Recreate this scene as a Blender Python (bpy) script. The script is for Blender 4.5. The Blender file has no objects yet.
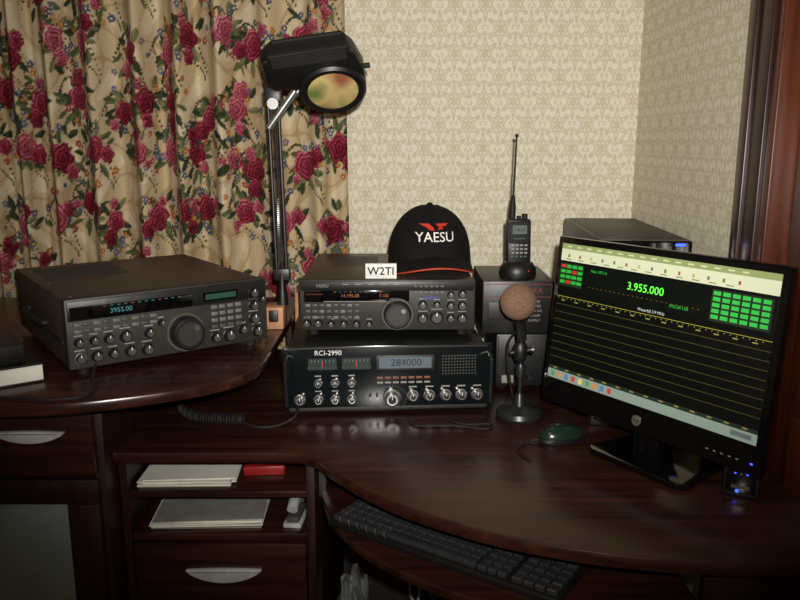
import bpy, bmesh, math, random
import numpy as np
from mathutils import Matrix, Vector, noise
random.seed(4); rng=np.random.default_rng(7)
sc=bpy.context.scene
sc.view_settings.view_transform='Standard'
R=math.radians
def s2l(c):
    c=c/255.0
    return c/12.92 if c<=.04045 else ((c+.055)/1.055)**2.4
def lin(rgb): return tuple(s2l(c) for c in rgb)+(1.0,)
MATS={}
def mat(name,rgb,rough=.5,metal=0.,emit=0.,vary=.12,scale=40,coat=0.,spec=.5):
    if name in MATS: return MATS[name]
    m=bpy.data.materials.new(name); m.use_nodes=True; nt=m.node_tree; b=nt.nodes['Principled BSDF']
    c=lin(rgb)
    tc=nt.nodes.new('ShaderNodeTexCoord'); nz=nt.nodes.new('ShaderNodeTexNoise'); nz.inputs['Scale'].default_value=scale; nz.inputs['Detail'].default_value=3
    nt.links.new(tc.outputs['Object'],nz.inputs['Vector'])
    rp=nt.nodes.new('ShaderNodeValToRGB'); nt.links.new(nz.outputs['Fac'],rp.inputs['Fac'])
    rp.color_ramp.elements[0].position=.3; rp.color_ramp.elements[1].position=.7
    rp.color_ramp.elements[0].color=tuple(x*(1-vary) for x in c[:3])+(1,)
    rp.color_ramp.elements[1].color=tuple(min(1,x*(1+vary)) for x in c[:3])+(1,)
    nt.links.new(rp.outputs['Color'],b.inputs['Base Color'])
    b.inputs['Roughness'].default_value=rough; b.inputs['Metallic'].default_value=metal
    b.inputs['Specular IOR Level'].default_value=spec
    if coat: b.inputs['Coat Weight'].default_value=coat; b.inputs['Coat Roughness'].default_value=.1
    if emit:
        nt.links.new(rp.outputs['Color'],b.inputs['Emission Color']); b.inputs['Emission Strength'].default_value=emit
    MATS[name]=m; return m
def woodmat(name,dark,light,axis='x',rough=.28,scale=1.0):
    m=bpy.data.materials.new(name); m.use_nodes=True; nt=m.node_tree; b=nt.nodes['Principled BSDF']; L=nt.links.new
    tc=nt.nodes.new('ShaderNodeTexCoord'); mp=nt.nodes.new('ShaderNodeMapping'); L(tc.outputs['Object'],mp.inputs['Vector'])
    mp.inputs['Scale'].default_value={'x':(2*scale,30*scale,30*scale),'z':(30*scale,30*scale,2*scale)}[axis]
    nz=nt.nodes.new('ShaderNodeTexNoise'); nz.inputs['Scale'].default_value=1.6; nz.inputs['Detail'].default_value=6; nz.inputs['Distortion'].default_value=.6
    L(mp.outputs[0],nz.inputs['Vector'])
    rp=nt.nodes.new('ShaderNodeValToRGB'); L(nz.outputs['Fac'],rp.inputs['Fac'])
    rp.color_ramp.elements[0].position=.35; rp.color_ramp.elements[1].position=.68
    rp.color_ramp.elements[0].color=lin(dark); rp.color_ramp.elements[1].color=lin(light)
    L(rp.outputs['Color'],b.inputs['Base Color'])
    mr=nt.nodes.new('ShaderNodeMapRange'); L(nz.outputs['Fac'],mr.inputs['Value']); mr.inputs['To Min'].default_value=rough-.05; mr.inputs['To Max'].default_value=rough+.08
    L(mr.outputs[0],b.inputs['Roughness'])
    return m
WOOD=woodmat('espresso_wood',(34,16,13),(58,29,22),rough=.24)
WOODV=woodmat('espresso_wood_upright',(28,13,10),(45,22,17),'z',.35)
DOORW=woodmat('mahogany_door',(62,27,14),(98,46,24),'z',.3)
TRIMW=woodmat('dark_trim',(34,14,9),(52,22,15),'z',.3)
BLK=mat('black_plastic',(20,20,20),.42)
BLKM=mat('matte_black',(12,12,13),.7)
GLOSS=mat('gloss_black',(8,8,9),.08,coat=.5)
GREY=mat('dark_grey_panel',(42,39,36),.5)
GREY2=mat('mid_grey',(66,63,59),.5)
COVER=mat('brown_grey_cover',(60,51,44),.42,scale=200)
KEYG=mat('key_grey',(98,95,90),.5)
SILV=mat('chrome',(215,215,215),.25,.9)
STEEL=mat('steel',(150,150,150),.35,1.)
HANDLE=mat('brushed_handle',(205,205,203),.4,.2)
WHITE=mat('white_print',(225,225,220),.6)
PAPER=mat('paper',(228,225,214),.8,vary=.05)
LABEL=mat('label_grey',(138,136,130),.6)
RED=mat('red_plastic',(140,22,22),.4)
LEDB=mat('led_blue',(40,70,255),.4,emit=4,vary=0)
LEDR=mat('led_red',(210,40,30),.4,emit=.5,vary=0)
CYAN=mat('display_cyan',(60,116,120),.4,emit=.3,vary=0)
ORNG=mat('display_amber',(150,78,38),.4,emit=.15,vary=0)
DGRN=mat('display_green',(32,66,54),.4,emit=.12,vary=0)
BLUED=mat('display_blue',(46,60,120),.4,emit=.25,vary=0)

class B:
    def __init__(s): s.bm=bmesh.new(); s.mats=[]; s.M=Matrix.Identity(4)
    def mi(s,m):
        if m not in s.mats: s.mats.append(m)
        return s.mats.index(m)
    def merge(s,b2,m,M=None):
        i=s.mi(m); T=s.M@(M or Matrix.Identity(4))
        vm={v:s.bm.verts.new(T@v.co) for v in b2.verts}
        for f in b2.faces:
            try: nf=s.bm.faces.new([vm[v] for v in f.verts]); nf.material_index=i
            except ValueError: pass
        b2.free()
    def box(s,x0,x1,y0,y1,z0,z1,m,bev=0,M=None,seg=2):
        b=bmesh.new(); bmesh.ops.create_cube(b,size=1)
        for v in b.verts: v.co=Vector((x0+(v.co.x+.5)*(x1-x0),y0+(v.co.y+.5)*(y1-y0),z0+(v.co.z+.5)*(z1-z0)))
        if bev: bmesh.ops.bevel(b,geom=b.edges[:],offset=bev,segments=seg,affect='EDGES',profile=.5)
        s.merge(b,m,M)
    def lathe(s,prof,m,loc=(0,0,0),axis=(0,0,1),seg=24,M=None,sx=1,sy=1):
        b=bmesh.new(); rings=[]
        for r,h in prof:
            if r<1e-6: rings.append([b.verts.new((0,0,h))])
            else: rings.append([b.verts.new((sx*r*math.cos(2*math.pi*k/seg),sy*r*math.sin(2*math.pi*k/seg),h)) for k in range(seg)])
        for a,c in zip(rings,rings[1:]):
            for k in range(seg):
                q=[a[k%len(a)],a[(k+1)%len(a)],c[(k+1)%len(c)],c[k%len(c)]]
                u=[]
                for v in q:
                    if v not in u: u.append(v)
                if len(u)>2: b.faces.new(u)
        if len(rings[0])>1: b.faces.new(rings[0][::-1])
        if len(rings[-1])>1: b.faces.new(rings[-1])
        q=Vector((0,0,1)).rotation_difference(Vector(axis).normalized()).to_matrix().to_4x4()
        s.merge(b,m,(M or Matrix.Identity(4))@Matrix.Translation(loc)@q)
    def cyl(s,p0,p1,r,m,r1=None,seg=14):
        p0=Vector(p0);p1=Vector(p1); s.lathe([(r,0),(r if r1 is None else r1,(p1-p0).length)],m,p0,p1-p0,seg)
    def prism(s,poly,z0,z1,m,bev=0,M=None):
        b=bmesh.new(); vs=[b.verts.new((x,y,z0)) for x,y in poly]; f=b.faces.new(vs)
        r=bmesh.ops.extrude_face_region(b,geom=[f])
        for v in r['geom']:
            if isinstance(v,bmesh.types.BMVert): v.co.z=z1
        bmesh.ops.recalc_face_normals(b,faces=b.faces[:])
        if bev:
            es=[e for e in b.edges if abs(e.verts[0].co.z-e.verts[1].co.z)<1e-6]
            bmesh.ops.bevel(b,geom=es,offset=bev,segments=2,affect='EDGES',profile=.5)
        s.merge(b,m,M)
    def tube(s,pts,r,m,seg=8,smooth=6):
        P=catmull([Vector(p) for p in pts],smooth) if smooth else [Vector(p) for p in pts]
        b=bmesh.new(); rings=[]; up=Vector((0,0,1))
        prev=None
        for i,p in enumerate(P):
            t=(P[min(i+1,len(P)-1)]-P[max(i-1,0)]).normalized()
            if prev is None:
                a=t.cross(up)
                if a.length<.1: a=t.cross(Vector((1,0,0)))
            else: a=prev-t*prev.dot(t)
            if a.length<1e-6: a=t.orthogonal()
            a.normalize(); c=t.cross(a); prev=a
            rings.append([b.verts.new(p+r*(math.cos(2*math.pi*k/seg)*a+math.sin(2*math.pi*k/seg)*c)) for k in range(seg)])
        for q,w in zip(rings,rings[1:]):
            for k in range(seg): b.faces.new([q[k],q[(k+1)%seg],w[(k+1)%seg],w[k]])
        b.faces.new(rings[0][::-1]); b.faces.new(rings[-1])
        s.merge(b,m)
    def text(s,t,x,z,size,m,y=0,align='CENTER',M=None,remap=None,ext=.0004,bold=0):
        cu=bpy.data.curves.new('tmp','FONT'); cu.body=t; cu.size=size; cu.extrude=ext; cu.align_x=align; cu.align_y='CENTER'; cu.resolution_u=3; cu.offset=bold
        o=bpy.data.objects.new('tmp',cu); sc.collection.objects.link(o); bpy.context.view_layer.update()
        me=bpy.data.meshes.new_from_object(o.evaluated_get(bpy.context.evaluated_depsgraph_get()))
        b=bmesh.new(); b.from_mesh(me)
        for v in b.verts:
            v.co=Vector((x+v.co.x,y-v.co.z,z+v.co.y))
            if remap: v.co=remap(v.co)
        bpy.data.objects.remove(o); bpy.data.meshes.remove(me); bpy.data.curves.remove(cu)
        s.merge(b,m,M)
    def fbox(s,x,z,w,h,t,m,bev=0,y=0,M=None): s.box(x-w/2,x+w/2,y-t,y+.0005,z-h/2,z+h/2,m,bev,M)
    def knob(s,x,z,r,l,m,cap=None,y=0,M=None,mark=True,seg=24):
        s.lathe([(r*1.1,0),(r*1.1,l*.15),(r,l*.2),(r*.93,l*.92),(r*.85,l)],m,(x,y,z),(0,-1,0),seg,M)
        if cap: s.lathe([(r*.72,l),(r*.7,l+.0008)],cap,(x,y,z),(0,-1,0),seg,M)
        if mark:
            s.box(x-r*.08,x+r*.08,y-l-.0014,y-l+.0003,z+r*.3,z+r*.85,WHITE,0,M)
    def finish(s,name,loc=(0,0,0),rz=0,parent=None,ang=35):
        me=bpy.data.meshes.new(name)
        bmesh.ops.recalc_face_normals(s.bm,faces=s.bm.faces[:])
        s.bm.to_mesh(me); s.bm.free()
        for m in s.mats: me.materials.append(m)
        me.shade_smooth(); me.set_sharp_from_angle(angle=R(ang))
        o=bpy.data.objects.new(name,me); sc.collection.objects.link(o); o.location=loc; o.rotation_euler=(0,0,rz)
        if parent: o.parent=parent
        return o
def catmull(P,n):
    out=[]
    for i in range(len(P)-1):
        p0=P[max(i-1,0)];p1=P[i];p2=P[i+1];p3=P[min(i+2,len(P)-1)]
        for k in range(n):
            t=k/n
            out.append(.5*((2*p1)+(-p0+p2)*t+(2*p0-5*p1+4*p2-p3)*t*t+(-p0+3*p1-3*p2+p3)*t**3))
    out.append(P[-1]); return out
def cat2(P,n=6): return [(v.x,v.y) for v in catmull([Vector((a,b,0)) for a,b in P],n)]

# ---------------- room ----------------
XR=.735; YB=2.42; XL=-1.95; YF=-1.6; H=2.55
def wallpaper():
    m=bpy.data.materials.new('damask_wallpaper'); m.use_nodes=True; nt=m.node_tree; L=nt.links.new; b=nt.nodes['Principled BSDF']
    g=nt.nodes.new('ShaderNodeNewGeometry'); sp=nt.nodes.new('ShaderNodeSeparateXYZ'); L(g.outputs['Position'],sp.inputs[0])
    def M(op,a,c=None,d=None):
        n=nt.nodes.new('ShaderNodeMath'); n.operation=op
        for i,q in enumerate((a,c,d)):
            if q is None: continue
            if isinstance(q,(int,float)): n.inputs[i].default_value=q
            else: L(q,n.inputs[i])
        return n.outputs[0]
    s=M('SUBTRACT',sp.outputs[0],sp.outputs[1]); z=sp.outputs[2]
    p=.092; q=.142
    def motif(ox,oz,size,k,tall):
        u=M('SUBTRACT',M('FRACT',M('ADD',M('DIVIDE',s,p),ox)),.5); v=M('SUBTRACT',M('FRACT',M('ADD',M('DIVIDE',z,q),oz)),.5)
        u=M('MULTIPLY',u,p/q*tall)
        r=M('SQRT',M('ADD',M('MULTIPLY',u,u),M('MULTIPLY',v,v))); th=M('ARCTAN2',M('ABSOLUTE',u),v)
        lob=M('ABSOLUTE',M('COSINE',M('MULTIPLY',th,k)))
        fine=M('MULTIPLY',M('COSINE',M('MULTIPLY',th,k*4.0)),.14)
        rad=M('MULTIPLY',M('ADD',M('MULTIPLY_ADD',lob,.65,.32),fine),size)
        inside=M('LESS_THAN',r,rad)
        veins=M('GREATER_THAN',M('ABSOLUTE',M('SUBTRACT',r,M('MULTIPLY',rad,.58))),.02)
        core=M('LESS_THAN',r,size*.14)
        return M('MAXIMUM',M('MULTIPLY',inside,veins),core)
    X=M('MULTIPLY',s,2*math.pi/p); Z=M('MULTIPLY',z,2*math.pi/q)
    f=M('ADD',M('COSINE',X),M('COSINE',Z))
    bump=M('MULTIPLY_ADD',M('SINE',M('MULTIPLY',Z,7)),.12,.17)
    line=M('LESS_THAN',M('ABSOLUTE',f),bump)
    gap=M('GREATER_THAN',M('ABSOLUTE',f),.04)
    line=M('MULTIPLY',line,gap)
    al=M('MAXIMUM',M('MAXIMUM',line,motif(.5,.5,.36,3.0,1.35)),motif(0,0,.36,3.0,1.35))
    nz=nt.nodes.new('ShaderNodeTexNoise'); nz.inputs['Scale'].default_value=170; L(g.outputs['Position'],nz.inputs['Vector'])
    al2=M('MULTIPLY',al,M('MULTIPLY_ADD',nz.outputs['Fac'],.9,.3))
    mx=nt.nodes.new('ShaderNodeMix'); mx.data_type='RGBA'; L(al2,mx.inputs[0]); mx.inputs[6].default_value=lin((229,223,205)); mx.inputs[7].default_value=lin((199,188,156))
    L(mx.outputs[2],b.inputs['Base Color']); b.inputs['Roughness'].default_value=.65
    return m
WP=wallpaper()
CEIL=mat('ceiling_paint',(225,222,212),.9,vary=.03)
CARP=mat('carpet',(70,58,48),.95,vary=.3,scale=150)
def rb(name,x0,x1,y0,y1,z0,z1,m,bev=0):
    b=B(); b.box(x0,x1,y0,y1,z0,z1,m,bev); return b.finish(name)
rb('floor',XL-.1,XR+.12,YF-.1,YB+.1,-.1,0,CARP)
rb('ceiling',XL-.1,XR+.12,YF-.1,YB+.1,H,H+.1,CEIL)
rb('wall_back',XL-.1,XR+.12,YB,YB+.1,0,H,WP)
rb('wall_left',XL-.1,XL,YF,YB,0,H,WP)
rb('wall_front',XL-.1,XR+.12,YF-.1,YF,0,H,WP)
b=B(); b.box(XR,XR+.12,1.58,YB,0,H,WP); b.box(XR,XR+.12,YF,.70,0,H,WP); b.box(XR,XR+.12,.70,1.58,2.08,H,WP); b.finish('wall_right')
b=B(); 
b.box(XR-.022,XR,1.530,1.620,0,2.10,TRIMW,.004); b.box(XR-.03,XR-.001,1.585,1.620,0,2.10,TRIMW,.005)
b.box(XR-.014,XR+.115,1.500,1.530,0,2.08,DOORW,.004)
b.box(XR-.022,XR,.655,.745,0,2.10,TRIMW,.004); b.box(XR-.014,XR+.115,.745,.775,0,2.08,DOORW,.003)
b.box(XR-.022,XR,.655,1.620,2.075,2.165,TRIMW,.004)
b.finish('trim_1')
b=B(); b.box(XR+.035,XR+.075,.777,1.498,.01,2.07,DOORW,.003)
for (z0,z1) in ((.2,.85),(1.0,1.95)):
    for (y0,y1) in ((.87,1.10),(1.17,1.40)):
        b.box(XR+.022,XR+.036,y0,y1,z0,z1,DOORW,.006)
b.lathe([(.012,0),(.012,.03),(.028,.04),(.03,.055),(.02,.068),(0,.07)],STEEL,(XR+.034,.84,.95),(-1,0,0))
b.finish('door_1')
rb('baseboard_back',XL,XR,YB-.015,YB,0,.11,TRIMW,.003)
rb('baseboard_left',XL,XL+.015,YF,YB-.015,0,.11,TRIMW,.003)
rb('baseboard_right',XR-.015,XR,1.621,YB-.015,0,.11,TRIMW,.003)

# ---------------- curtain ----------------
def curtain():
    x0,x1=XL+.04,-.160; z0,z1=.28,2.33
    nx,nz=700,650
    xs=np.linspace(x0,x1,nx); zs=np.linspace(z0,z1,nz)
    ph=2*np.pi*(xs-x0)/.118+1.3*np.sin(xs*5.3)+.7*np.sin(xs*11.7+1)
    amp=.034+.008*np.sin(xs*7.1+.4)
    y=2.318+amp*np.sin(ph)+.009*np.sin(2*ph+.7)
    du=np.sqrt(np.diff(xs)**2+np.diff(y)**2); U=np.concatenate([[0],np.cumsum(du)])
    W=U[-1]
    bg=np.array([206,184,148.]); col=np.ones((nz,nx,3))*bg
    UU,ZZ=np.meshgrid(U,zs)
    sw=np.sin(UU*38+2.2*np.sin(ZZ*23))+np.sin(ZZ*31+2.0*np.sin(UU*27+1))
    m=(np.abs(sw)<.22)[...,None]; col=np.where(m,np.array([184,158,120.]),col)
    m=(sw>1.15)[...,None]; col=np.where(m,np.array([220,204,172.]),col)
    def win(u,z,r):
        a,bb=np.searchsorted(U,[u-r,u+r]); c,d=np.searchsorted(zs,[z-r,z+r]); 
        if bb<=a or d<=c: return None
        return slice(c,d),slice(a,bb)
    def polar(w,u,z):
        X=UU[w]-u;Z=ZZ[w]-z; return X,Z,np.hypot(X,Z),np.arctan2(Z,X)
    def leaf(u,z,a,l,wd,c1,c2):
        w=win(u,z,l)
        if not w: return
        X,Z,_,_=polar(w,u,z); p=X*math.cos(a)+Z*math.sin(a); q=-X*math.sin(a)+Z*math.cos(a)
        p=p/l*2
        msk=(np.abs(p)<1)&(np.abs(q)<wd*(1-np.clip(p**2,0,1))**.8)
        shade=np.where(np.abs(q)<wd*.12,0.2,np.where(q>0,1,.45))[...,None]
        cc=np.array(c1)*(shade)+np.array(c2)*(1-shade)
        col[w]=np.where(msk[...,None],cc,col[w])
    def rose(u,z,r,pal,rot):
        w=win(u,z,r*1.2)
        if not w: return
        X,Z,rr,th=polar(w,u,z)
        edge=r*(1+.10*np.cos(5*th+rot)+.04*np.cos(9*th))
        t=rr/edge; msk=t<1
        s=(t*3.2+.28*np.sin(3*th+rot)*t+ (th/(2*np.pi)))%1.0
        tone=np.clip(1-s*1.15,0,1)*(.55+.45*t)
        tone+= .25*np.cos(th-2.0)*t
        tone=np.clip(tone,0,1)[...,None]
        d,mm,l=[np.array(c,float) for c in pal]
        cc=np.where(tone<.5,d+(mm-d)*tone*2,mm+(l-mm)*(tone*2-1))
        cc=np.where((s>.9)[...,None],d*.6,cc)
        col[w]=np.where(msk[...,None],cc,col[w])
    def small(u,z,r,c,cen,rot):
        w=win(u,z,r*1.3)
        if not w: return
        X,Z,rr,th=polar(w,u,z)
        msk=rr<r*(.62+.42*np.abs(np.cos(2.5*th+rot)))
        cc=np.array(c)*(.7+.5*np.clip(rr/r,0,1))[...,None]
        cc=np.where((rr<r*.28)[...,None],np.array(cen),cc)
        col[w]=np.where(msk[...,None],cc,col[w])
    G1=[(104,112,74),(70,80,50)]; G2=[(66,74,52),(40,50,36)]; G3=[(136,132,94),(96,100,68)]
    RP=[(98,22,40),(160,50,74),(206,124,136)]; RP2=[(126,42,60),(186,88,106),(224,160,164)]; RP3=[(80,16,32),(136,34,54),(184,86,98)]
    BL=(74,84,118); cell=.168; ch=.172
    for i in range(-1,int(W/cell)+2):
        for j in range(-1,int((z1-z0)/ch)+2):
            k=random.Random(i*77+j*13+5)
            cu=i*cell+(j%2)*cell*.5+k.uniform(-.045,.045); cz=z0+j*ch+k.uniform(-.05,.05)
            for n in range(26):
                t=n/25; 
                small(cu-.09+.17*t,cz+.11*math.sin(3.2*t+.4)-.05,.0045,(60,66,42),(60,66,42),0)
                small(cu+.07*math.cos(4*t),cz-.12+.17*t,.004,(70,74,48),(70,74,48),0)
            for n in range(16):
                a=k.uniform(0,6.28); d=k.uniform(.03,.085); g=k.choice([G1,G1,G2,G2,G3])
                leaf(cu+d*math.cos(a),cz+d*math.sin(a),a+k.uniform(-.6,.6),k.uniform(.035,.06),k.uniform(.007,.012),*g)
            for n in range(7):
                a=k.uniform(0,6.28); d=k.uniform(.05,.105)
                small(cu+d*math.cos(a),cz+d*math.sin(a),k.uniform(.009,.014),k.choice([BL,BL,(150,64,76),(180,112,68),(100,106,136)]),(214,186,100),a)
            rose(cu,cz,k.uniform(.034,.045),k.choice([RP,RP3,RP2]),k.uniform(0,6))
            a=k.uniform(0,6.28)
            rose(cu+.055*math.cos(a),cz+.055*math.sin(a),k.uniform(.022,.030),k.choice([RP,RP2,RP3]),a)
            rose(cu-.056*math.cos(a+.5),cz-.054*math.sin(a+.5),k.uniform(.014,.022),RP2,a)
    col=np.clip(col,0,255)/255; colL=np.where(col<=.04045,col/12.92,((col+.055)/1.055)**2.4)
    co=np.zeros((nz,nx,3),np.float32); co[...,0]=xs[None,:]; 
    hz=((z1-zs)/(z1-z0))[:,None]
    co[...,1]=2.318+(y-2.318)[None,:]*(.80+.25*hz)+.006*np.sin(hz*5+xs[None,:]*9)*hz
    co[...,0]+= (.008*np.sin(hz*4+xs[None,:]*6)*hz)
    co[...,2]=zs[:,None]
    idx=np.arange(nz*nx).reshape(nz,nx)
    q=np.stack([idx[:-1,:-1],idx[:-1,1:],idx[1:,1:],idx[1:,:-1]],-1).reshape(-1,4)
    me=bpy.data.meshes.new('floral_curtain'); me.vertices.add(nz*nx); me.vertices.foreach_set('co',co.reshape(-1))
    nf=len(q); me.loops.add(nf*4); me.polygons.add(nf); me.loops.foreach_set('vertex_index',q.reshape(-1).astype(np.int32))
    me.polygons.foreach_set('loop_start',(np.arange(nf)*4).astype(np.int32))
    me.update(calc_edges=True); me.shade_smooth()
    at=me.color_attributes.new('print','FLOAT_COLOR','POINT')
    c4=np.ones((nz*nx,4),np.float32); c4[:,:3]=colL.reshape(-1,3); at.data.foreach_set('color',c4.reshape(-1))
    m=bpy.data.materials.new('floral_cloth'); m.use_nodes=True; nt=m.node_tree; b=nt.nodes['Principled BSDF']
    a=nt.nodes.new('ShaderNodeAttribute'); a.attribute_name='print'
    w=nt.nodes.new('ShaderNodeTexNoise'); w.inputs['Scale'].default_value=300
    mx=nt.nodes.new('ShaderNodeMix'); mx.data_type='RGBA'; mx.blend_type='MULTIPLY'; mx.inputs[0].default_value=.3
    nt.links.new(a.outputs['Color'],mx.inputs[6]); nt.links.new(w.outputs['Fac'],mx.inputs[7]); nt.links.new(mx.outputs[2],b.inputs['Base Color'])
    b.inputs['Roughness'].default_value=.85; b.inputs['Specular IOR Level'].default_value=.15
    me.materials.append(m)
    o=bpy.data.objects.new('floral_curtain',me); sc.collection.objects.link(o)
curtain()
b=B(); b.cyl((XL+.02,2.318,2.35),(-.10,2.318,2.35),.014,STEEL); b.lathe([(0,0),(.02,.008),(.026,.025),(.02,.042),(0,.05)],STEEL,(-.10,2.318,2.35),(1,0,0))
b.box(-.15,-.14,2.31,YB,2.345,2.355,STEEL); b.box(-1.8,-1.79,2.31,YB,2.345,2.355,STEEL); b.finish('curtain_rod')

# ---------------- desk ----------------
front=cat2([(-.20,1.445),(-.165,1.42),(-.125,1.36),(-.05,1.27),(.03,1.20),(.16,1.12),(.31,1.065),(.46,1.04),(.61,1.035),(.705,1.045)],5)
DX=-.585
poly=[(DX,1.45),(-.26,1.45)]+front+[(.705,1.54),(.705,2.245),(DX,2.245)]
b=B(); b.prism(poly,.725,.75,WOOD,.005)
PX0,PX1=DX+.003,-.178
b.box(PX0,PX0+.016,1.47,2.18,.0,.725,WOODV); b.box(PX1-.018,PX1,1.47,2.18,.0,.725,WOODV,.001)
b.box(PX0,PX1,2.16,2.18,.03,.725,WOODV)
b.box(PX0+.016,PX1-.018,1.475,2.16,.638,.652,WOOD,.002); b.box(PX0+.016,PX1-.018,1.475,2.16,.540,.556,WOOD,.002)
b.box(PX0+.016,PX1-.018,1.49,2.16,.03,.54,WOODV)
b.box(PX0+.019,PX1-.021,1.468,1.49,.35,.534,WOOD,.003); b.box(PX0+.019,PX1-.021,1.468,1.49,.06,.343,WOOD,.003)
b.box(.50,.705,1.13,1.148,.0,.725,WOODV,.002); b.box(.687,.705,1.148,1.54,0,.725,WOODV)
b.box(-.178,.685,2.20,2.215,.35,.725,WOODV)
def crescent(cx,y,cz,w=.16,d=.026,t=.012):
    n=18; P=[]
    for k in range(n+1):
        u=-1+2*k/n; P.append((cx+u*w/2,cz+.003*(1-u*u)))
    for k in range(n,-1,-1):
        u=-1+2*k/n; P.append((cx+u*w/2*.98,cz-d*(1-u*u)**.8-.002))
    M=Matrix(((1,0,0,0),(0,0,-1,y),(0,1,0,0),(0,0,0,1)))
    b.prism(P,.0,t,HANDLE,.002,M)
crescent(-.374,1.468,.479)
b.finish('corner_desk')
b=B()
sh=cat2([(-.75,1.25),(-.61,1.26),(-.51,1.29),(-.39,1.35),(-.315,1.42),(-.287,1.50),(-.283,1.6)],5)
b.prism([(-1.45,1.25)]+sh+[(-.283,2.2),(-1.45,2.2)],.898,.92,WOOD,.005)
b.box(-.30,-.287,1.95,2.19,.751,.898,WOODV)
CX=DX-.004
b.box(-1.42,CX,1.42,2.19,.0,.898,WOODV,.002)
b.box(-1.40,CX-.012,1.400,1.42,.72,.885,WOOD,.003)
for (a,c,z0,z1) in ((-1.40,CX-.012,.66,.712),(-1.40,CX-.012,.06,.12),(CX-.075,CX-.012,.12,.66),(-1.40,-1.335,.12,.66)):
    b.box(a,c,1.400,1.42,z0,z1,WOODV,.002)
FROST=mat('frosted_glass',(124,134,134),.25,vary=.15,scale=6)
b.box(-1.335,CX-.075,1.408,1.42,.12,.66,FROST)
crescent(-.722,1.400,.815,.14,.020)
b.finish('side_cabinet')
tf=cat2([(-.165,1.47),(-.135,1.37),(-.08,1.27),(-.01,1.195),(.10,1.115),(.24,1.065),(.40,1.05),(.48,1.05)],5)
b=B(); b.prism(tf+[(.48,1.42),(.10,1.62),(-.165,1.62)],.628,.645,WOOD,.004)
b.box(-.172,-.158,1.50,1.62,.628,.724,STEEL); b.box(.46,.478,1.25,1.42,.645,.724,STEEL)
b.finish('keyboard_tray')

# ---------------- keyboard ----------------
b=B(); 
b.box(-.235,.235,-.08,.08,.0,.014,BLK,.004); b.box(-.23,.23,.045,.079,.012,.02,GLOSS,.003)
KEY=mat('key_black',(46,46,48),.3)
for r in range(5):
    n=15
    for c in range(n):
        b.box(-.228+c*.0205,-.228+c*.0205+.018,-.071+r*.0215,-.071+r*.0215+.0185,.012,.022,KEY,.002,seg=1)
    for c in range(3): b.box(.084+c*.0185,.1+c*.0185,-.071+r*.0215,-.053+r*.0215,.012,.022,KEY,.002,seg=1)
    for c in range(4): b.box(.148+c*.0205,.166+c*.0205,-.071+r*.0215,-.053+r*.0215,.012,.022,KEY,.002,seg=1)
b.box(-.10,.08,-.0705,-.053,.0125,.0224,KEY,.0015)
b.text('hp',-.05,0,.016,WHITE,M=Matrix.Translation((0,.062,.0206))@Matrix.Rotation(R(-90),4,'X'))
b.finish('computer_keyboard',(.100,1.275,.6455),math.atan2(-.27,.40))

# ---------------- radios ----------------
def vents(b,x0,x1,y0,y1,z,n=9):
    for k in range(n):
        yy=y0+(y1-y0)*k/(n-1); b.box(x0,x1,yy-.0022,yy+.0022,z-.0005,z+.0006,BLKM)
b=B(); w=.462;h=.152; b.M=Matrix.Scale(1.035,4)@Matrix.Translation((0,0,.006))
b.box(.012,w-.012,.004,.31,0,h-.004,BLK,.003)
FP=mat('gloss_front_panel',(14,20,22),.18,coat=.3)
b.box(0,w,-.004,.006,0,h,FP,.002)
b.box(.010,w-.010,-.006,-.003,.004,.012,GREY,.001); b.box(.010,w-.010,-.006,-.003,h-.006,h-.002,GREY,.001)
for x in (.006,w-.006):
    b.tube([(x,-.003,.02),(x,-.03,.025),(x,-.034,.04),(x,-.034,.112),(x,-.03,.127),(x,-.003,.132)],.0045,BLK)
for x in (.04,w-.04):
    for y in (.03,.27): b.lathe([(.012,-.006),(.012,.001)],BLKM,(x,y,0))
Y=-.004
b.text('RCI-2990',.098,.137,.0155,WHITE,y=Y)
MET=mat('meter_face',(52,60,60),.25); LCD=mat('lcd',(88,100,108),.3,emit=.14,vary=.05)
for x in (.085,.16):
    b.fbox(x,.112,.062,.026,.001,MET,y=Y); b.fbox(x,.104,.066,.003,.002,GREY,y=Y)
    for k in range(7): b.fbox(x-.024+k*.008,.119,.001,.005,.0015,LABEL,y=Y)
    b.box(x-.0006,x+.0006,Y-.002,Y-.001,.103,.12,LEDR,M=None)
b.fbox(.268,.113,.128,.034,.004,GREY,.001,y=Y); b.fbox(.268,.113,.116,.025,.0045,LCD,y=Y)
b.text('284000',.27,.113,.023,mat('lcd_digit',(25,32,38),.5),y=Y-.0047)
for r in range(7):
    for c in range(12):
        b.lathe([(.0022,0),(.0019,.0014)],GREY2,(.352+c*.0066,Y,.085+r*.0068),(0,-1,0),6)
AMB=mat('amber_keys',(110,68,42),.5,emit=.05)
for k in range(7): b.fbox(.212+k*.0175,.078,.014,.0055,.003,AMB,.0008,y=Y); b.fbox(.212+k*.0175,.067,.013,.004,.001,LABEL,y=Y)
def ck(x,z,r,l=.016): b.lathe([(r*1.15,0),(r*1.15,l*.2),(r*.95,l*.3),(r*.85,l*.9),(r*.7,l)],SILV,(x,Y,z),(0,-1,0),20); b.lathe([(r*.5,l),(r*.48,l+.001)],BLK,(x,Y,z),(0,-1,0),16); b.box(x-.0007,x+.0007,Y-l-.0016,Y-l+.001,z+r*.1,z+r*.75,WHITE)
for x in (.075,.112,.149): ck(x,.069,.0085); b.fbox(x,.085,.014,.003,.0008,LABEL,y=Y)
for x in (.075,.112,.149): ck(x,.031,.0095)
ck(.034,.031,.011,.014); ck(.238,.032,.0175,.022)
for x in (.285,.322,.359,.394,.43): ck(x,.036 ,.0115); b.fbox(x,.056,.018,.003,.0008,LABEL,y=Y)
for x in (.19,.205): b.lathe([(.003,0),(.002,.012)],SILV,(x,Y,.035),(0,-1,0),8)
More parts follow.
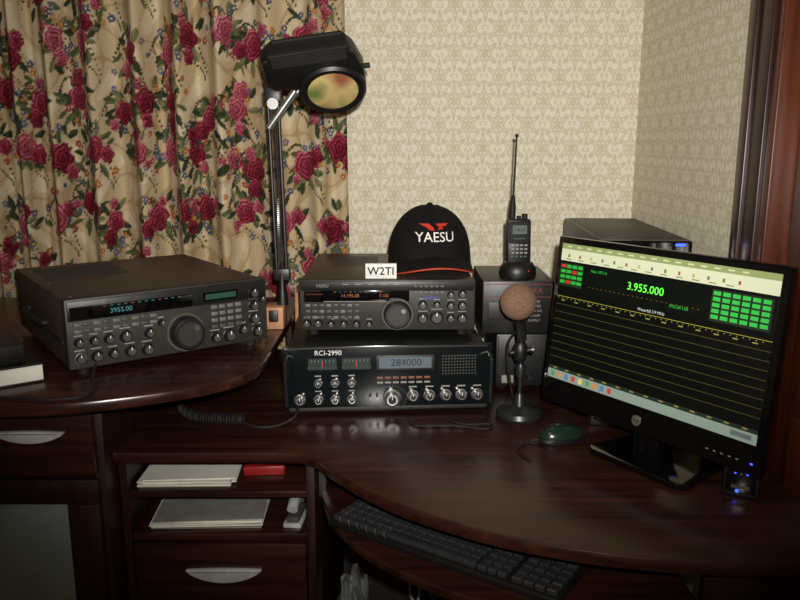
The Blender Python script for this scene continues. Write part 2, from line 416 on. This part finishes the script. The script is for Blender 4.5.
for x in (.075,.112,.149): b.fbox(x,.05,.014,.0025,.0008,LABEL,y=Y)
for k in range(30): b.fbox(.205+.033*math.cos(k/29*2*math.pi)+.033,.032+.027*math.sin(k/29*2*math.pi),.0012,.0012,.0006,LABEL,y=Y)
b.finish('base_station_radio',(-.265,1.662,.7505),math.atan2(.035,.49))

def feet(b,w,d,z=-.014):
    for x in (.03,w-.03):
        for y in (.02,d-.04): b.lathe([(.011,z),(.013,.001)],BLKM,(x,y,0))
b=B(); w=.416;h=.122;d=.45; b.M=Matrix.Translation((0,0,.014)); feet(b,w,.25)
b.box(.003,w-.003,.012,d,0,h-.003,COVER,.003); vents(b,.06,.18,.22,.38,h-.003); vents(b,.24,.36,.22,.38,h-.003)
b.box(0,w,-.004,.018,0,h,GREY,.004)
Y=-.004
b.box(.004,w-.004,Y-.003,Y+.001,.096,.119,BLK,.002)
b.text('YAESU',.055,.108,.0105,LABEL,y=Y-.003)
b.fbox(.155,.084,.21,.026,.002,GLOSS,.001,y=Y)
b.text('14.195.00',.12,.084,.011,ORNG,y=Y-.0021); b.text('7.150',.20,.084,.010,ORNG,y=Y-.0021)
for k in range(10): b.fbox(.085+k*.012,.0935,.006,.0012,.0026,BLUED if k%3 else ORNG,y=Y)
b.fbox(.035,.082,.046,.026,.002,GLOSS,y=Y)
for k in range(9): b.fbox(.018+k*.0045,.088,.001,.003,.0026,ORNG,y=Y)
for r in range(3):
    for c in range(8):
        b.fbox(.020+c*.0165,.061-r*.0145,.0125,.0075,.004,GREY2 if (r+c)%3 else KEYG,.001,y=Y)
b.knob(.232,.040,.033,.026,BLK,GREY,y=Y,mark=False,seg=40); b.lathe([(.006,.026),(.0055,.0285)],STEEL,(.246,Y,.052),(0,-1,0),14)
b.lathe([(.0395,0),(.038,.005)],GREY2,(.232,Y,.040),(0,-1,0),40)
for (x,z,r) in ((.292,.062,.010),(.292,.030,.012),(.325,.062,.008),(.325,.032,.015),(.358,.030,.009),(.358,.060,.009),(.358,.086,.008),(.385,.030,.011),(.385,.060,.010),(.385,.088,.009),(.018,.018,.009),(.045,.018,.009),(.075,.016,.008),(.105,.016,.008),(.135,.016,.008),(.165,.016,.007)):
    b.knob(x,z,r,.013,BLK,GREY2,y=Y); b.fbox(x,z+r+.0045,r*1.8,.002,.0006,LABEL,y=Y)
for c in range(6): b.fbox(.275+c*.0125,.092,.009,.006,.003,KEYG,.001,y=Y); b.fbox(.275+c*.0125,.107,.008,.004,.006,KEYG,.001,y=Y)
b.fbox(.31,.079,.035,.005,.002,BLUED,y=Y)
for c in range(5): b.fbox(.11+c*.03,.112,.014,.002,.0036,LABEL,y=Y)
b.fbox(.155,.0705,.2,.0015,.001,LABEL,y=Y)
b.finish('hf_transceiver',(-.238,1.760,.9150),R(0.5))

b=B(); w=.405;h=.134;d=.45; b.M=Matrix.Scale(1.045,4)@Matrix.Translation((0,0,.014)); feet(b,w,d)
b.box(.003,w-.003,.012,d,0,h-.003,COVER,.003); vents(b,.03,.20,.24,.40,h-.003,11); 
for x in (.02,w-.02):
    for y in (.03,.2,.38): b.lathe([(.004,0),(.003,.0015)],STEEL,(x,y,h-.003),(0,0,1),10)
b.box(-.001,.004,.03,.37,.045,.05,BLKM); 
b.tube([(-.002,.12,.07),(-.016,.13,.07),(-.016,.27,.07),(-.002,.28,.07)],.006,BLKM)
b.box(0,w,-.006,.018,0,h,GREY,.004)
Y=-.006
b.box(.004,w-.004,Y-.0025,Y+.001,.092,.130,BLK,.002)
b.text('KENWOOD',.05,.124,.009,LABEL,y=Y-.0025)
b.fbox(.14,.106,.20,.024,.0045,GLOSS,.001,y=Y)
b.text('3955.00',.10,.105,.013,CYAN,y=Y-.0046)
for k in range(12): b.fbox(.07+k*.013,.1155,.006,.001,.005,CYAN if k%4 else ORNG,y=Y)
b.fbox(.30,.108,.075,.018,.0045,GLOSS,y=Y); b.fbox(.30,.108,.066,.011,.005,DGRN,y=Y)
b.fbox(.028,.107,.04,.024,.0045,GLOSS,y=Y)
b.lathe([(.041,0),(.039,.006)],GREY2,(.222,Y,.043),(0,-1,0),40); b.knob(.222,.043,.034,.03,BLK,GREY,y=Y,mark=False,seg=40); b.lathe([(.0065,.03),(.006,.033)],GREY2,(.236,Y,.055),(0,-1,0),14)
for r in range(4):
    for c in range(4):
        b.fbox(.285+c*.0175,.085-r*.0135,.013,.0078,.004,KEYG if r<3 else GREY2,.001,y=Y)
for r in range(2):
    for c in range(9): b.fbox(.02+c*.0175,.085-r*.0125,.013,.0065,.004,GREY2 if c%2 else KEYG,.001,y=Y)
for (x,z,r) in ((.02,.052,.008),(.047,.052,.008),(.074,.052,.009),(.105,.052,.011),(.02,.022,.010),(.05,.022,.010),(.08,.022,.009),(.112,.022,.010),(.145,.020,.011),(.15,.052,.009),(.175,.068,.006),(.285,.022,.010),(.315,.022,.012),(.372,.105,.010),(.372,.078,.010),(.345,.030,.009),(.372,.050,.011),(.378,.022,.011),(.39,.09,.006)):
    b.knob(x,z,r,.013,BLK,GREY2,y=Y); b.fbox(x,z+r+.0045,r*1.9,.002,.0006,LABEL,y=Y)
b.lathe([(.011,0),(.011,.008),(.007,.008),(.007,.003)],SILV,(.02,Y,.022),(0,-1,0),16)
KR=math.atan2(.245,.33)
b.finish('desktop_transceiver',(-.640,1.410,.9205),KR)

b=B(); b.box(-.30,-.05,.0,.18,.004,.034,PAPER,.001); b.box(-.302,-.048,-.003,.183,0,.004,BLK,.001); b.box(-.302,-.048,-.003,.183,.034,.038,BLK,.001)
b.box(-.28,-.075,.01,.17,.038,.075,BLK,.004); b.box(-.30,-.25,-.0035,-.0005,.01,.03,LABEL)
b.finish('notebook_stack',(-.640,1.420,.9205),KR)

# ---------------- call sign plate ----------------
b=B(); b.box(-.037,.037,0,.012,0,.036,WHITE,.001); b.text('W2TI',0,.0175,.0265,BLKM,y=-.0003,ext=.0006,bold=.0004)
b.finish('call_sign_plate',(-.045,1.775,1.0505),0)

# ---------------- cap ----------------
CLOTH=mat('black_cloth',(19,18,19),.9,vary=.3,scale=300,spec=.2); CRED=mat('red_thread',(196,44,34),.7); CWH=mat('white_thread',(230,228,222),.8)
b=B(); rx,ry,hh=.107,.112,.158; bm=bmesh.new(); nA,nT=48,16; rings=[]
EX=2.7
def crv(t): return max(0,1-t**EX)**.5
for j in range(nT):
    t=j/nT; t=math.sin(t*math.pi/2)
    rings.append([bm.verts.new((rx*crv(t)*math.cos(2*math.pi*k/nA),ry*crv(t)*math.sin(2*math.pi*k/nA),hh*t)) for k in range(nA)])
top=bm.verts.new((0,0,hh))
for a,c in zip(rings,rings[1:]):
    for k in range(nA): bm.faces.new([a[k],a[(k+1)%nA],c[(k+1)%nA],c[k]])
for k in range(nA): bm.faces.new([rings[-1][k],rings[-1][(k+1)%nA],top])
b.merge(bm,CLOTH)
b.lathe([(.008,0),(.008,.003),(.004,.006),(0,.007)],CLOTH,(0,0,hh-.001))
for k in range(6):
    a=math.pi/2+k*math.pi/3
    pts=[(rx*crv(t)*1.004*math.cos(a),ry*crv(t)*1.004*math.sin(a),hh*t) for t in [math.sin(x/10*math.pi/2) for x in range(10)]]
    b.tube(pts,.0012,CLOTH,5,2)
def sy(x,z,off=.002):
    return -(ry*math.sqrt(max(.02,1-max(0,z/hh)**EX-(x/rx)**2)))-off
bm=bmesh.new(); na,nr=28,8; T=[];Bt=[]
edge=[]
for layer,off in ((T,0.0),(Bt,-.004)):
    for j in range(nr+1):
        row=[]
        for i in range(na+1):
            a=R(-90-80+160*i/na); ext=.075*math.cos((i/na-.5)*math.pi)**.5 if 0<i<na else 0
            r=j/nr; x=(rx*1.0)*math.cos(a)*(1+.02*r); y0=ry*math.sin(a)
            y=y0-ext*r; z=.038-.014*r - .026*(x/rx)**2*(1+.2*r) +off
            row.append(bm.verts.new((x,y,z)))
            if layer is T and j==nr: edge.append((x,y-.001,z-.002))
        layer.append(row)
for layer in (T,Bt):
    for j in range(nr):
        for i in range(na): bm.faces.new([layer[j][i],layer[j][i+1],layer[j+1][i+1],layer[j+1][i]])
for i in range(na): bm.faces.new([T[nr][i],T[nr][i+1],Bt[nr][i+1],Bt[nr][i]])
b.merge(bm,CLOTH); b.tube(edge,.0022,mat('orange_piping',(180,62,38),.7),6,1)
b.text('YAESU',0,.085,.033,CWH,remap=lambda c:Vector((c.x,sy(c.x,c.z)+(c.y*.5),c.z)),ext=.002)
bm=bmesh.new()
for PP in ([(-.038,.118),(-.014,.118),(-.004,.109),(-.001,.101),(-.014,.103),(-.02,.109)],[(.002,.118),(.034,.118),(.026,.112),(.016,.1115),(.022,.106),(.006,.103),(.010,.109)]):
    vs=[bm.verts.new((x,sy(x,z)-.003,z)) for x,z in PP]; bm.faces.new(vs)
b.merge(bm,CRED)
b.finish('baseball_cap',(.076,1.955,1.0535),R(6),ang=60)

# ---------------- power supplies + handheld ----------------
b=B(); b.box(0,.17,0,.24,.008,.145,BLK,.004); b.fbox(.085,.077,.16,.128,.003,BLK,.002)
b.fbox(.03,.03,.03,.02,.006,LABEL,.001,y=-.003); b.text('A',.13,.025,.016,LABEL,y=-.0035)
for x in (.02,.15):
    for y in (.03,.2): b.lathe([(.01,0),(.01,.009)],BLKM,(x,y,0))
for x in (.06,.085): b.lathe([(.007,0),(.006,.014)],RED if x<.07 else BLK,(x,-.003,.035),(0,-1,0),12)
b.finish('power_supply',(.242,1.85,.7505),0)
b=B(); b.box(0,.178,0,.24,.0,.135,BLK,.004)
DRED=mat('dull_red',(120,28,26),.5)
b.box(.006,.172,-.002,.001,.094,.0955,DRED); b.box(.006,.172,-.002,.001,.126,.1275,DRED); b.box(.1705,.172,-.002,.001,.04,.1275,DRED)
b.text('PYRA',.125,.110,.021,DRED,y=-.0012); 
for k in range(5): b.text(['PHASE','POWER','13.8 V DC','20 AMP','SUPPLY'][k],.13,.083-k*.012,.009,LABEL,y=-.0012)
b.fbox(.045,.06,.06,.045,.003,GREY,.002)
b.finish('bench_power_supply',(.205,1.85,.8965),0)
b=B()
b.lathe([(.046,0),(.048,.006),(.046,.022),(.038,.036),(.030,.040)],BLK,(0,0,0),sy=.85,seg=32); b.lathe([(.0015,0),(.0015,.001)],LEDR,(.02,-.038,.02),(0,-1,0))
b.M=Matrix.Translation((0,0,.034))@Matrix.Rotation(R(-5),4,'X')
b.box(-.030,.030,-.017,.017,0,.112,BLK,.006); b.box(-.027,.027,-.020,.001,.05,.105,BLKM,.004)
b.fbox(.0,.085,.036,.022,.001,mat('ht_lcd',(84,92,84),.3,emit=.08),y=-.0205); b.text('146.52',0,.085,.010,BLKM,y=-.0217)
for r in range(4):
    for c in range(4): b.fbox(-.0165+c*.011,.046-r*.0095,.0075,.005,.002,LABEL if r<3 else DGRN,.0008,y=-.017)
b.fbox(0,.063,.03,.003,.001,DGRN,y=-.0205)
b.lathe([(.0075,0),(.0075,.012),(.006,.014)],BLKM,(.016,0,.111)); b.lathe([(.006,0),(.006,.009)],BLKM,(.001,0,.111))
b.lathe([(.0085,0),(.0080,.035),(.0055,.05),(.0045,.06),(.0028,.062),(.0022,.205),(.0045,.206),(.0045,.213),(0,.214)],BLKM,(-.016,0,.110),(.05,.03,1),12)
b.finish('handheld_radio',(.300,1.915,1.032),R(3))

# ---------------- microphone ----------------
FOAM=mat('foam_brown',(116,90,74),.95,vary=.25,scale=250,spec=.1)
BASEG=mat('cast_grey',(52,54,56),.35,.6)
b=B(); b.lathe([(.052,0),(.054,.006),(.050,.016),(.030,.022),(.016,.027),(.010,.05),(.008,.055)],BASEG,seg=40)
b.cyl((0,0,.05),(0,0,.19),.0062,BLK); b.lathe([(.011,0),(.012,.02),(.009,.03)],BASEG,(0,0,.095)); b.lathe([(.009,0),(.0155,.01),(.0165,.035),(.011,.045)],BLK,(-.002,0,.13))
b.cyl((-.024,0,.150),(.024,0,.158),.006,BLK); b.lathe([(.009,0),(.009,.006)],STEEL,(.022,0,.158),(1,0,0))
b.tube([(0,0,.18),(-.003,.0,.205),(-.006,-.002,.225)],.012,BLK)
b.tube([(-.01,.01,.2),(-.026,.03,.16),(-.02,.03,.08),(.0,.055,.012),(.03,.12,.006)],.003,BLKM)
b.lathe([(0,-.026),(.022,-.024),(.036,-.013),(.041,0),(.036,.013),(.022,.024),(0,.027)],FOAM,(-.010,-.004,.269),(.05,-1,.12),32)
b.lathe([(.034,0),(.036,.008),(.034,.016)],BLK,(-.010,.012,.269),(0,1,0),30)
b.finish('desk_microphone',(.274,1.66,.7505),0)

# ---------------- tower ----------------
b=B(); b.box(-.103,.103,0,.50,.0,.402,BLK,.006); b.box(-.103,.103,-.012,.003,.0,.402,GLOSS,.006); b.box(-.09,.09,.03,.48,.4015,.4035,GREY,.001)
b.fbox(.075,.392,.022,.005,.0125,LEDB,y=0); b.fbox(0,.35,.15,.028,.014,BLK,.001); b.fbox(0,.31,.15,.028,.014,BLK,.001); b.text('CD',.05,.385,.008,LABEL,y=-.0122)
b.finish('computer_tower',(.553,1.705,.7505),R(-3))
b=B(); b.box(-.03,.03,-.02,.03,0,.05,BLK,.004); b.fbox(0,.025,.045,.036,.022,GREY,.002)
for r in range(5):
    for c in range(6): b.lathe([(.0018,0),(.0016,.0008)],BLKM,(-.016+c*.0065,-.022,.012+r*.0065),(0,-1,0),6)
b.finish('mini_speaker',(.455,1.615,.7505),R(-10))

# ---------------- monitor ----------------
def em(n,rgb,s=1.0): return mat('screen_'+n,rgb,.4,emit=s,vary=0)
b=B(); tilt=Matrix.Translation((0,0,.078))@Matrix.Rotation(R(-6),4,'X'); b.M=tilt
W2=.248; HH=.350
b.box(-W2,W2,0,.022,0,HH,GLOSS,.004); b.box(-W2+.04,W2-.04,.02,.045,.03,HH-.03,BLK,.012)
sx0,sx1,sz0,sz1=-.235,.235,.052,HH-.014; SW=sx1-sx0; SH=sz1-sz0
def sr(u0,u1,v0,v1,m,d=.0006):
    b.box(sx0+u0*SW,sx0+u1*SW,-d,.0003,sz1-v1*SH,sz1-v0*SH,m)
def st(t,u,v,size,m,d=.0014,al='CENTER'): b.text(t,sx0+u*SW,sz1-v*SH,size,m,y=-d,align=al,ext=.0001)
sr(0,1,0,1,em('black',(2,4,3),.25))
sr(0,1,0,.04,em('title',(120,132,84),.5),.0007); sr(0,1,.04,.125,em('toolbar',(176,180,152),.55),.0007)
for k in range(14): sr(.04+k*.062,.050+k*.062,.075,.098,em(['green','red','yellow','teal'][k%4],[(84,110,66),(140,76,60),(160,140,80),(80,110,100)][k%4],.5),.001)
for k in range(16): sr(.03+k*.055,.055+k*.055,.015,.025,em('ink',(170,172,140),.5),.001)
for k in range(12): sr(.03+k*.07,.06+k*.07,.108,.114,em('ink2',(100,102,84),.4),.001)
sr(.0,.135,.14,.31,em('panel',(20,40,20),.3),.0007)
for r in range(4):
    for c in range(4): sr(.008+c*.032,.034+c*.032,.152+r*.038,.175+r*.038,em('green_btn',(36,150,50),.45) if (r*3+c)%5 else em('red_btn',(170,40,34),.5),.001)
sr(.15,.74,.14,.335,em('freqbg',(2,8,4),.3),.0007)
st('3.955.000',.46,.225,.021,em('freq',(90,230,60),1.0)); st('3955.00 LSB',.62,.30,.008,em('green_btn',(36,150,50),.45)); st('Main VFO A',.22,.17,.008,em('green_btn',(36,150,50),.45))
for k in range(24): sr(.17+k*.023,.178+k*.023,.285,.288,em('orange',(120,76,30),.4),.001)
sr(.75,.985,.145,.34,em('greypanel',(30,38,30),.3),.0007)
for r in range(5):
    for c in range(6): sr(.757+c*.038,.786+c*.038,.156+r*.036,.180+r*.036,em('green_btn2',(46,160,62),.5),.001)
st('Waterfall 3.9 MHz',.5,.362,.008,em('txt',(160,170,160),.5))
sr(0,1,.385,.388,em('yline',(140,136,44),.6),.001)
for k in range(8): sr(0,1,.445+k*.056,.4472+k*.056,em('grid',(84,80,30),.35),.001)
for k in range(40): sr(.01+k*.0245,.0135+k*.0245,.395,.402,em('scale',(120,120,60),.4),.001)
for k in range(13): sr(.03+k*.075,.05+k*.075,.41,.418,em('scale',(120,120,60),.4),.001)
for k in range(14): sr(.03+k*.07,.05+k*.07,.915,.925,em('redscale',(120,110,50),.4),.0012)
sr(0,1,.91,.935,em('status',(30,40,34),.3),.001); sr(0,1,.935,1,em('taskbar',(120,134,124),.42),.001)
for k in range(9): sr(.02+k*.04,.04+k*.04,.948,.985,em('ic%d'%(k%5),[(70,120,70),(170,110,60),(70,100,150),(150,60,50),(180,165,90)][k%5],.6),.0014)
sr(.90,.98,.95,.98,em('clock',(80,90,90),.5),.0014)
b.lathe([(.010,0),(.010,.0012)],SILV,(0,0,.024),(0,-1,0),28); b.text('hp',0,.024,.014,BLKM,y=-.0014)
for k in range(5): b.fbox(.15+k*.014,.02,.005,.0015,.0006,LABEL)
b.fbox(.232,.02,.004,.0025,.001,LEDB)
b.M=Matrix.Identity(4)
b.box(-.03,.03,.035,.065,.012,.22,GLOSS,.004)
b.prism([(-.10,-.005),(.10,-.005),(.115,.01),(.095,.17),(-.095,.17),(-.115,.01)],.0,.014,GLOSS,.004)
b.finish('computer_monitor',(.445,1.36,.7505),math.atan2(-.39,.27))
b=B(); b.box(-.03,.03,-.03,.03,0,.062,BLK,.006); b.fbox(0,.033,.05,.05,.031,GLOSS,.001)
for k in range(3): b.fbox(-.010+k*.010,.045,.003,.002,.032,LEDB if k!=1 else LABEL); 
b.fbox(.0,.02,.03,.006,.032,GREY2); b.lathe([(.003,0),(.003,.001)],LEDB,(-.005,-.031,.012),(0,-1,0))
b.finish('usb_hub',(.617,1.275,.7505),R(-30))
MG=mat('mouse_green_lit',(24,42,32),.22,coat=.4)  # dark mouse shell, the green light on it put into the base colour
b=B(); b.lathe([(.031,0),(.033,.006),(.032,.012)],BLK,sy=1.75,seg=32)
bm=bmesh.new(); bmesh.ops.create_uvsphere(bm,u_segments=32,v_segments=16,radius=1)
for v in bm.verts: v.co=Vector((v.co.x*.030,v.co.y*.053,.010+max(0,v.co.z)*.027*(1-.25*v.co.y)))
b.merge(bm,MG); b.box(-.004,.004,-.045,-.018,.026,.035,BLK,.002)
b.box(-.0008,.0008,-.045,-.0,.030,.0365,BLK)
b.tube([(0,-.05,.01),(-.01,-.08,.003),(.02,-.12,.003),(.07,-.12,.003)],.002,BLKM)
b.finish('computer_mouse',(.343,1.515,.7505),R(-68))

# ---------------- magnifier lamp ----------------
b=B(); WB=mat('pale_wood',(176,128,94),.6,vary=.3,scale=30)
b.box(-.330,-.284,1.800,1.865,.9205,.975,WB,.002); b.box(-.2815,-.262,1.990,2.040,.875,.975,WB,.002)
b.box(-.318,-.296,1.793,1.803,.94,.968,BLK,.002)
bx,by=-.290,1.84
b.lathe([(.014,0),(.012,.03),(.009,.05),(.009,.08)],BLK,(bx,by,.974)); 
P0=Vector((bx,by,1.05)); P1=Vector((-.300,1.85,1.49))
for o in (-.012,.012):
    b.cyl(P0+Vector((o,0,0)),P1+Vector((o,0,0)),.0048,BLK)
b.cyl(P0+Vector((0,.012,.0)),P1+Vector((0,.012,-.02)),.0035,BLKM)
b.box(bx-.02,bx+.02,by-.008,by+.012,1.035,1.065,BLK,.003)
pts=[]; a0=P0+Vector((0,-.012,.03)); a1=P0.lerp(P1,.42)+Vector((0,-.012,0))
for k in range(240):
    t=k/239; c=a0.lerp(a1,t); an=t*2*math.pi*30; pts.append(c+Vector((.006*math.cos(an),.006*math.sin(an),0)))
b.tube(pts,.0011,STEEL,5,0)
b.box(P1.x-.020,P1.x+.020,P1.y-.010,P1.y+.012,P1.z-.03,P1.z+.005,BLK,.004)
b.cyl(P1+Vector((-.01,-.01,-.09)),(-.245,1.835,1.485),.008,SILV); b.cyl(P1+Vector((.015,-.0,-.055)),(-.225,1.845,1.50),.007,STEEL)
b.lathe([(.013,0),(.013,.016)],SILV,(P1.x+.005,P1.y-.02,P1.z-.035),(0,-1,0))
d=Vector((.12,-.60,-.78)).normalized(); zz=-d; xx=Vector((1,.0,.0)); xx=(xx-zz*xx.dot(zz)).normalized(); yy=-zz.cross(xx)
tl=Matrix.Rotation(R(4),4,'Z')
Mh=Matrix((( xx.x,yy.x,zz.x,-.184),(xx.y,yy.y,zz.y,1.80),(xx.z,yy.z,zz.z,1.488),(0,0,0,1)))
b.M=Mh@tl
out=[]
for k in range(0,25):
    a=math.pi+ k/24*math.pi; out.append((.030+.078*math.cos(a),-.005+.072*math.sin(a)))
out+=[(.108,.04),(.092,.095),(.078,.115),(-.095,.115),(-.112,.100),(-.115,.028),(-.100,.008),(-.05,.003)]
b.prism(out,.0,.045,BLK,.008)
b.prism([(x*.9+.0,y*.9+.006) for x,y in out],.045,.062,BLK,.01)
b.lathe([(.077,-.004),(.077,-.014),(.071,-.020),(.060,-.018),(.057,.001)],BLK,(.030,-.003,.004),(0,0,1),40)
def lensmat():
    m=bpy.data.materials.new('lens_painted_reflection'); m.use_nodes=True; nt=m.node_tree; bb=nt.nodes['Principled BSDF']
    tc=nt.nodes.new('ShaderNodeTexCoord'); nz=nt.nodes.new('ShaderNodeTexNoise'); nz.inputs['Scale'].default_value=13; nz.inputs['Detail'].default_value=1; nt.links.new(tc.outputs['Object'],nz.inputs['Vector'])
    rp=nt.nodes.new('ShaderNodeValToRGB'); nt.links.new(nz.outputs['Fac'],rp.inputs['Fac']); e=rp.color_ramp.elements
    e[0].position=.25;e[0].color=lin((150,92,66)); e[1].position=.75;e[1].color=lin((110,124,64))  # opaque lens: yellow-green and reddish reflection painted into its base colour
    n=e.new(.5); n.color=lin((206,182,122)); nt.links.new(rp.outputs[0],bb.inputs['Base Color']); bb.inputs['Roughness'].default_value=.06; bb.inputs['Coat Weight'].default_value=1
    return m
b.lathe([(.058,-.012),(.045,-.0145),(.025,-.0165),(0,-.017)],lensmat(),(.030,-.003,0),(0,0,1),40)
for k in range(5): b.box(-.09,.075,.082+k*.0062,.085+k*.0062,-.002,.001,GREY)
for x in (-.102,.085): b.lathe([(.004,-.0035),(.004,.001)],STEEL,(x,.103,0),(0,0,1),10)
b.box(-.118,-.078,.016,.046,.01,.04,BLK,.004)
b.lathe([(.006,0),(.006,.016)],BLKM,(.106,.03,.02),(1,.0,0))
b.finish('magnifier_lamp')

# ---------------- cables & clutter ----------------
pts=[]; base=catmull([Vector(p) for p in [(-.53,1.78,.765),(-.51,1.68,.765),(-.46,1.62,.765),(-.40,1.605,.765),(-.35,1.60,.765)]],30)
for i,p in enumerate(base):
    for s in range(3):
        an=(i*3+s)*.62; pts.append(p+Vector((.0025*math.cos(an),.0105*math.cos(an),.0105*math.sin(an))))
b=B(); b.tube(pts,.0022,BLKM,5,0); b.tube([(-.35,1.60,.758),(-.31,1.58,.754),(-.27,1.59,.754),(-.235,1.60,.77),(-.230,1.632,.785)],.003,BLKM)
b.finish('coiled_cord')
b=B(); b.tube([(-.585,1.405,.95),(-.575,1.36,.935),(-.56,1.32,.924),(-.57,1.285,.924),(-.62,1.272,.924),(-.68,1.28,.924),(-.72,1.29,.924),(-.75,1.29,.924)],.0026,BLKM); b.finish('headphone_cable')
b=B(); b.tube([(.10,1.64,.7535),(.14,1.60,.7535),(.20,1.60,.7535),(.19,1.57,.7535),(.12,1.59,.7535),(.04,1.59,.7535),(.02,1.62,.7535)],.0022,BLKM); b.finish('signal_cable')
def sheets(n,w,d0,d1,t,name,loc):
    b=B()
    for k in range(n):
        M=Matrix.Translation((random.uniform(-.006,.006),random.uniform(-.006,.006),k*t))@Matrix.Rotation(R(random.uniform(-2.5,2.5)),4,'Z')
        b.box(-w,w,-d0,d1,0,t*.85,PAPER if k%3 else LABEL,M=M)
    b.finish(name,loc,R(2))
sheets(6,.098,.045,.15,.0024,'paper_stack',(-.455,1.545,.6525)); sheets(7,.118,.045,.15,.0024,'paper_stack.001',(-.42,1.545,.5565))
b=B(); b.box(-.045,.045,-.05,.05,0,.022,RED,.004); b.box(-.028,.028,-.035,.035,.022,.0235,LABEL); b.finish('red_box',(-.300,1.60,.6525),R(3))
GC=mat('grey_chrome',(190,192,192),.3,.3)
b=B(); b.box(-.020,.020,-.035,.05,0,.010,GC,.003); b.box(-.014,.014,-.03,.045,.010,.022,GREY2,.003)
b.tube([(0,-.028,.04),(0,.0,.05),(0,.04,.034)],.012,GC,10,5); b.finish('paper_stapler',(-.228,1.53,.5565),R(-6))
b=B(); b.box(-.03,.03,-.15,.15,0,.04,WHITE,.005)
for k in range(5): b.box(-.018,.018,-.12+k*.055,-.085+k*.055,.04,.041,GREY)
b.finish('power_strip',(.34,1.72,0.0005),R(55))
for n,(cx,cy,mm) in enumerate([(.06,1.62,PAPER),(.12,1.80,BLK),(.08,1.98,PAPER)]):
    b=B(); k=random.Random(n+3)
    b.tube([(cx,2.18,.70),(cx+.03,2.12,.35)]+[(cx+k.uniform(-.08,.12),cy+k.uniform(-.1,.1),.02+k.uniform(0,.16)) for i in range(9)],.0045,mm); b.finish('power_cord')
b=B(); bm=bmesh.new(); bmesh.ops.create_icosphere(bm,subdivisions=4,radius=1)
for v in bm.verts:
    nn=noise.noise(v.co*3)*.35+noise.noise(v.co*8)*.15; v.co=Vector((v.co.x*.045*(1+nn),v.co.y*.08*(1+nn),max(-.155,v.co.z*.19*(1+nn))))
b.merge(bm,mat('plastic_bag',(120,124,122),.3)); b.finish('plastic_bag',(-.112,1.66,.156),0,ang=20)

# ---------------- light / camera ----------------
w=bpy.data.worlds.new('w'); sc.world=w; w.use_nodes=True; w.node_tree.nodes['Background'].inputs[0].default_value=(1,.9,.8,1); w.node_tree.nodes['Background'].inputs[1].default_value=.01
l=bpy.data.lights.new('camera_flash','SPOT'); l.energy=165; l.spot_size=R(84); l.spot_blend=1; l.shadow_soft_size=.012; l.color=(1,.965,.89)
lo=bpy.data.objects.new('camera_flash',l); sc.collection.objects.link(lo); lo.location=(.03,-.02,1.43)
lo.rotation_euler=(Vector((.06,2.4,1.42))-Vector(lo.location)).to_track_quat('-Z','Y').to_euler()
l2=bpy.data.lights.new('ceiling_glow','AREA'); l2.energy=4; l2.size=.5; l2.color=(1,.8,.6)
o2=bpy.data.objects.new('ceiling_glow',l2); sc.collection.objects.link(o2); o2.location=(-.5,.3,2.5)
ca=bpy.data.cameras.new('cam'); ca.lens=34.2; ca.sensor_width=36; ca.clip_start=.02
co=bpy.data.objects.new('cam',ca); sc.collection.objects.link(co); co.location=(0,0,1.368); co.rotation_euler=(R(90)-math.atan(158/760),0,0); sc.camera=co
